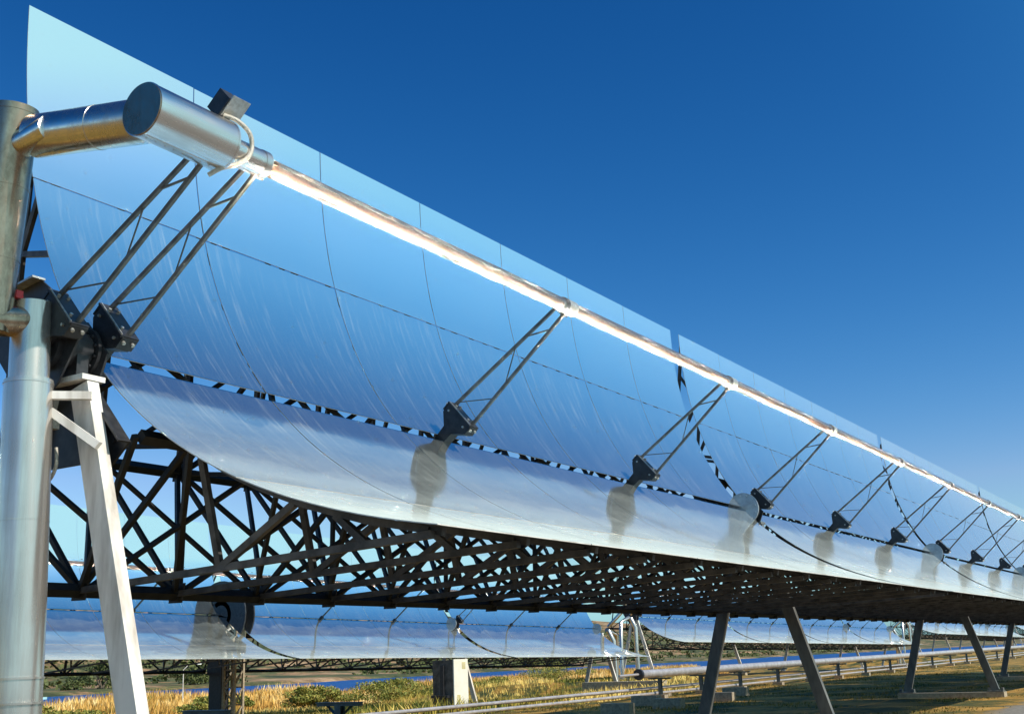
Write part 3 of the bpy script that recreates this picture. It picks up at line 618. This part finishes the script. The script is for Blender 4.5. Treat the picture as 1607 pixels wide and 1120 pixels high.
m_ = MB(); m_.tube(spline([Vector(p) for p in ((-.22, -.1, 3.0), (-.3, .25, 2.9), (-.3, .35, 2.6), (-.3, .2, 2.3), (-.3, -.1, 2.1))]), .02, 10); m_.build('hose', 'hose', dv)
m_ = MB(); m_.box((-.26, .35, 3.02), (.04, .12, .22)); m_.build('warning_plate', 'white', dv)
m_ = MB(); m_.box((0, 0, 0), (1.0, 1.8, .18)); m_.build('footing', 'concrete', dv)

# end pipes between back-row collectors
def end_pipes(label, a, flip=1):
    e = empty('end_riser', label, 'pipe', loc=(a.x, a.y, a.z - H), group='risers at the ends of the back row collectors')
    foc = Vector((0, -math.cos(EL) * F_, math.sin(EL) * F_ + H))
    m_ = MB(); m_.tube([Vector((0, 0, H)) + Vector((0, -.1, .1)), foc], .09, 20); m_.build('swivel_arm', 'alu', e)
    m_ = MB(); m_.tube([(.0, -.35, .05), (.0, -.35, 2.7), (.0, -.1, 3.2)], .12, 20); m_.build('riser', 'alu', e)
    m_ = MB(); m_.tube([(flip * 1.0, .1, .05), (flip * 1.0, 0, 3.0), (0, 0, 3.25)], .10, 20); m_.build('link_pipe', 'alu', e)
    return e
end_pipes('shiny riser pipes at the right end of the back row collector nearest the camera', axis_pt('A', 2 * ML + .7))
end_pipes('shiny riser pipes at the near end of the second back row collector', axis_pt('B', -.8), -1)
end_pipes('shiny riser pipes at the far end of the second back row collector', axis_pt('B', 4 * ML + .7))
end_pipes('shiny riser pipes at the near end of the third back row collector', axis_pt('C', -.9), -1)
end_pipes('shiny riser pipes at the far end of the third back row collector', axis_pt('C', 4 * ML + .7))

# ------------------------------------------------------------------ far left: blue frame, tank, lamp
tk = empty('storage_tank', 'cream horizontal storage tank with rounded end beyond the back row at far left', 'tank', loc=(29.5, 41.5, gh(29.5, 41.5)))
m_ = MB(); m_.tube([(-3, 1.6, .95), (0, 0, .95), (.22, -.12, .95), (.32, -.17, .95)], [.62, .62, .45, .1], 32); m_.build('tank_shell', 'cream', tk)
m_ = MB(); m_.box((-.5, .3, .2), (.3, 1.0, .6)); m_.build('saddle', 'concrete', tk)
fr = empty('platform_frame', 'pale blue steel platform frame beyond the back row at far left', 'platform', loc=(29.0, 39.5, gh(29, 39.5)))
m_ = MB()
for dx, dy in ((0, 0), (0, 1), (-1.3, 0), (-1.3, 1)): m_.beam((dx, dy, .0), (dx, dy, 2.75), .07, .07, up=(0, 1, 0))
m_.build('frame_post', 'paleblue', fr)
m_ = MB(); m_.box((-.55, .45, 1.55), (1.9, 1.5, .10)); m_.box((-.8, .5, 2.3), (1.2, 1.1, .08)); m_.build('platform_deck', 'paleblue', fr)
m_ = MB()
for z_ in (2.55, 2.72): m_.beam((.1, -.1, z_), (-1.4, -.1, z_), .03, .03); m_.beam((.1, -.1, z_), (.1, 1.1, z_), .03, .03)
m_.build('railing', 'white', fr)
lp = empty('lamp_post', 'thin grey lamp post with a white lamp far behind, left of the lattice mast', 'lamp post', loc=(62, 66, -1.5))
m_ = MB(); m_.tube([(0, 0, 0), (0, 0, 2.9), (.3, -.2, 3.25), (.8, -.5, 3.3)], [.05, .035, .03, .03], 10); m_.build('pole', 'galv', lp)
m_ = MB(); m_.box((.95, -.6, 3.32), (.4, .3, .12)); m_.build('lamp_head', 'white', lp)

# ------------------------------------------------------------------ vegetation
def blades(name, pts, h, wd, lean, mat, label=None, **tags):
    mb = MB(); vs_ = []; fs = []
    for (x, y, hs__) in pts:
        z = gh(x, y) - .02; a = rnd.uniform(0, 6.28); hh = h * hs__ * rnd.uniform(.6, 1.15); ww = wd * rnd.uniform(.6, 1.3)
        dx, dy = math.cos(a) * ww, math.sin(a) * ww; lx, ly = rnd.gauss(0, lean) * hh, rnd.gauss(0, lean) * hh
        o = len(vs_); vs_ += [(x - dx, y - dy, z), (x + dx, y + dy, z), (x + dx * .6 + lx * .5, y + dy * .6 + ly * .5, z + hh * .6), (x - dx * .6 + lx * .5, y - dy * .6 + ly * .5, z + hh * .6), (x + lx * 1.3, y + ly * 1.3, z + hh)]
        fs += [(o, o + 1, o + 2, o + 3), (o + 3, o + 2, o + 4)]
    mb.add(vs_, fs); return mb.build(name, mat, None, **tags)
from mathutils import noise as mn
pts = []
for _ in range(60000):
    y = rnd.uniform(44, 84); x = rnd.uniform(y * .45, 40 + y * 1.9)
    f = mn.noise(Vector((x * .07, y * .07, 3)))
    if f < -.05: continue
    pts.append((x, y, .45 + .8 * f + .3))
blades('reeds', pts, 1.25, .07, .14, 'reed', label='dry golden reeds along the river bank', category='reeds', kind='stuff')
pts = []
for _ in range(65000):
    y = rnd.uniform(9.6, 46); x = rnd.uniform(-4 + y * .62, 12 + y * 2.2)
    f = mn.noise(Vector((x * .15, y * .15, 8)))
    pts.append((x, y, .5 + .9 * max(0, f + .2)))
blades('tall_grass', pts, .34, .022, .25, 'drygrass', label='straw coloured tall grass between the two rows', category='grass', kind='stuff')
pts = []
for _ in range(70000):
    x = rnd.uniform(4, 62); y = rnd.uniform(-2.2, 10.5)
    f = mn.noise(Vector((x * .5, y * .5, 1)))
    if f < -.12 or (y < -1.6 + .8 * f and rnd.random() < .9): continue
    pts.append((x, y, .5 + f))
blades('short_grass', pts, .10, .010, .35, 'turf', label='short patchy green and yellow grass under the collectors', category='grass', kind='stuff')

def foliage(n, rx, ry, rz, leaf, seed, zc):
    rr = random.Random(seed); mb = MB(); vs_ = []; fs = []
    cl = [(rr.gauss(0, .42), rr.gauss(0, .42), rr.uniform(-.6, .75), rr.uniform(.22, .42)) for _ in range(16)]
    for _ in range(n):
        cx_, cy_, cz_, cr = rr.choice(cl); u = Vector((rr.gauss(0, 1), rr.gauss(0, 1), rr.gauss(0, 1))).normalized() * cr * rr.uniform(.55, 1.1)
        p = Vector(((cx_ + u.x) * rx, (cy_ + u.y) * ry, zc + (cz_ + u.z) * rz * .7))
        if p.z < .02: p.z = rr.uniform(.02, .2)
        d = Vector((rr.gauss(0, 1), rr.gauss(0, 1), rr.gauss(0, 1))).normalized() * leaf; e = d.cross(Vector((rr.gauss(0, 1), rr.gauss(0, 1), rr.gauss(0, 1)))).normalized() * leaf * .45
        o = len(vs_); vs_ += [p - d, p + e, p + d, p - e]; fs.append((o, o + 1, o + 2, o + 3))
    mb.add(vs_, fs); return mb
def bush(name, label, cat, loc, rx, ry, rz, leaf, n, mat, seed, group=None):
    b = empty(name, label, cat, loc=loc, group=group)
    foliage(n, rx, ry, rz, leaf, seed, rz * .62).build('crown', mat, b)
    m_ = MB(); rr = random.Random(seed)
    for q in range(4):
        m_.tube([(0, 0, -.1), (rr.uniform(-.2, .2) * rx, rr.uniform(-.2, .2) * ry, rz * .4), (rr.uniform(-.5, .5) * rx, rr.uniform(-.5, .5) * ry, rz * .9)], [.06 * rz, .04 * rz, .01 * rz], 7)
    m_.build('trunk', 'bark', b)
bushes = [(33, 33, .9, .8, 'green bush right of the lattice mast among golden grass'), (43, 36, 1.1, 1.2, 'green bush just left of the white cabinet'),
          (24, 36, 2.2, 1.0, 'green bush between the riser pipe and the nearest pylon leg'), (30, 39, 1.6, .9, 'pale green bush left of the nearest pylon leg'),
          (52, 38, 2.2, 1.2, 'wide green bush right of the white cabinet'), (58, 38, 1.8, 1.1, 'green bush left of the dark concrete footing'),
          (72, 44, 2.4, 1.4, 'bush by the water between two back row collectors'), (92, 50, 3.0, 2.2, 'round bush in front of the river, under the second back row collector')]
for i, (x, y, r_, h_, l) in enumerate(bushes):
    bush('bush', l, 'bush', (x, y, gh(x, y)), r_ * 1.5, r_ * 1.3, h_ * .85, .075, 5200, 'bush', i + 3, 'bushes behind the back row')
# scrub dotted over the far bank
pts = []
for _ in range(2600):
    x = rnd.uniform(60, 900); y = far_edge(x) + abs(rnd.gauss(0, 1)) * 160 + 5
    if mn.noise(Vector((x * .02, y * .02, 5))) < -.12: continue
    pts.append((x, y))
mb = MB(); vs_ = []; fs = []
for (x, y) in pts:
    z = gh(x, y); sz = rnd.uniform(.5, 1.6) * (1 + y / 700)
    for q in range(12):
        p = Vector((x + rnd.gauss(0, .6) * sz, y + rnd.gauss(0, .6) * sz, z + abs(rnd.gauss(.35, .3)) * sz)); l_ = sz * rnd.uniform(.25, .5)
        d = Vector((rnd.gauss(0, 1), rnd.gauss(0, 1), rnd.gauss(0, .6))).normalized() * l_; e = d.cross(Vector((rnd.gauss(0, 1), rnd.gauss(0, 1), rnd.gauss(0, 1)))).normalized() * l_ * .7
        o = len(vs_); vs_ += [p - d, p + e, p + d, p - e]; fs.append((o, o + 1, o + 2, o + 3))
mb.add(vs_, fs); mb.build('scrub', 'tree', None, label='dark green scrub dotted over the far river bank', category='scrub', kind='stuff')
far = [(150, 150 + 30, 7, 4.2, 'dark green tree clump on the far bank at left'), (172, 185, 6, 3.2, 'dark tree on the far bank beside the left clump'), (330, 196, 11, 4, 'green trees on the far bank above the white cabinet'), (360, 200, 10, 3.6, 'tree on the far bank right of the white cabinet')]
for i, (x, y, r_, h_, l) in enumerate(far):
    yy = far_edge(x) + 9
    bush('tree', l, 'tree', (x, yy, gh(x, yy)), r_, r_ * .6, h_, .35, 1800, 'tree', i + 40, 'trees on the far bank')
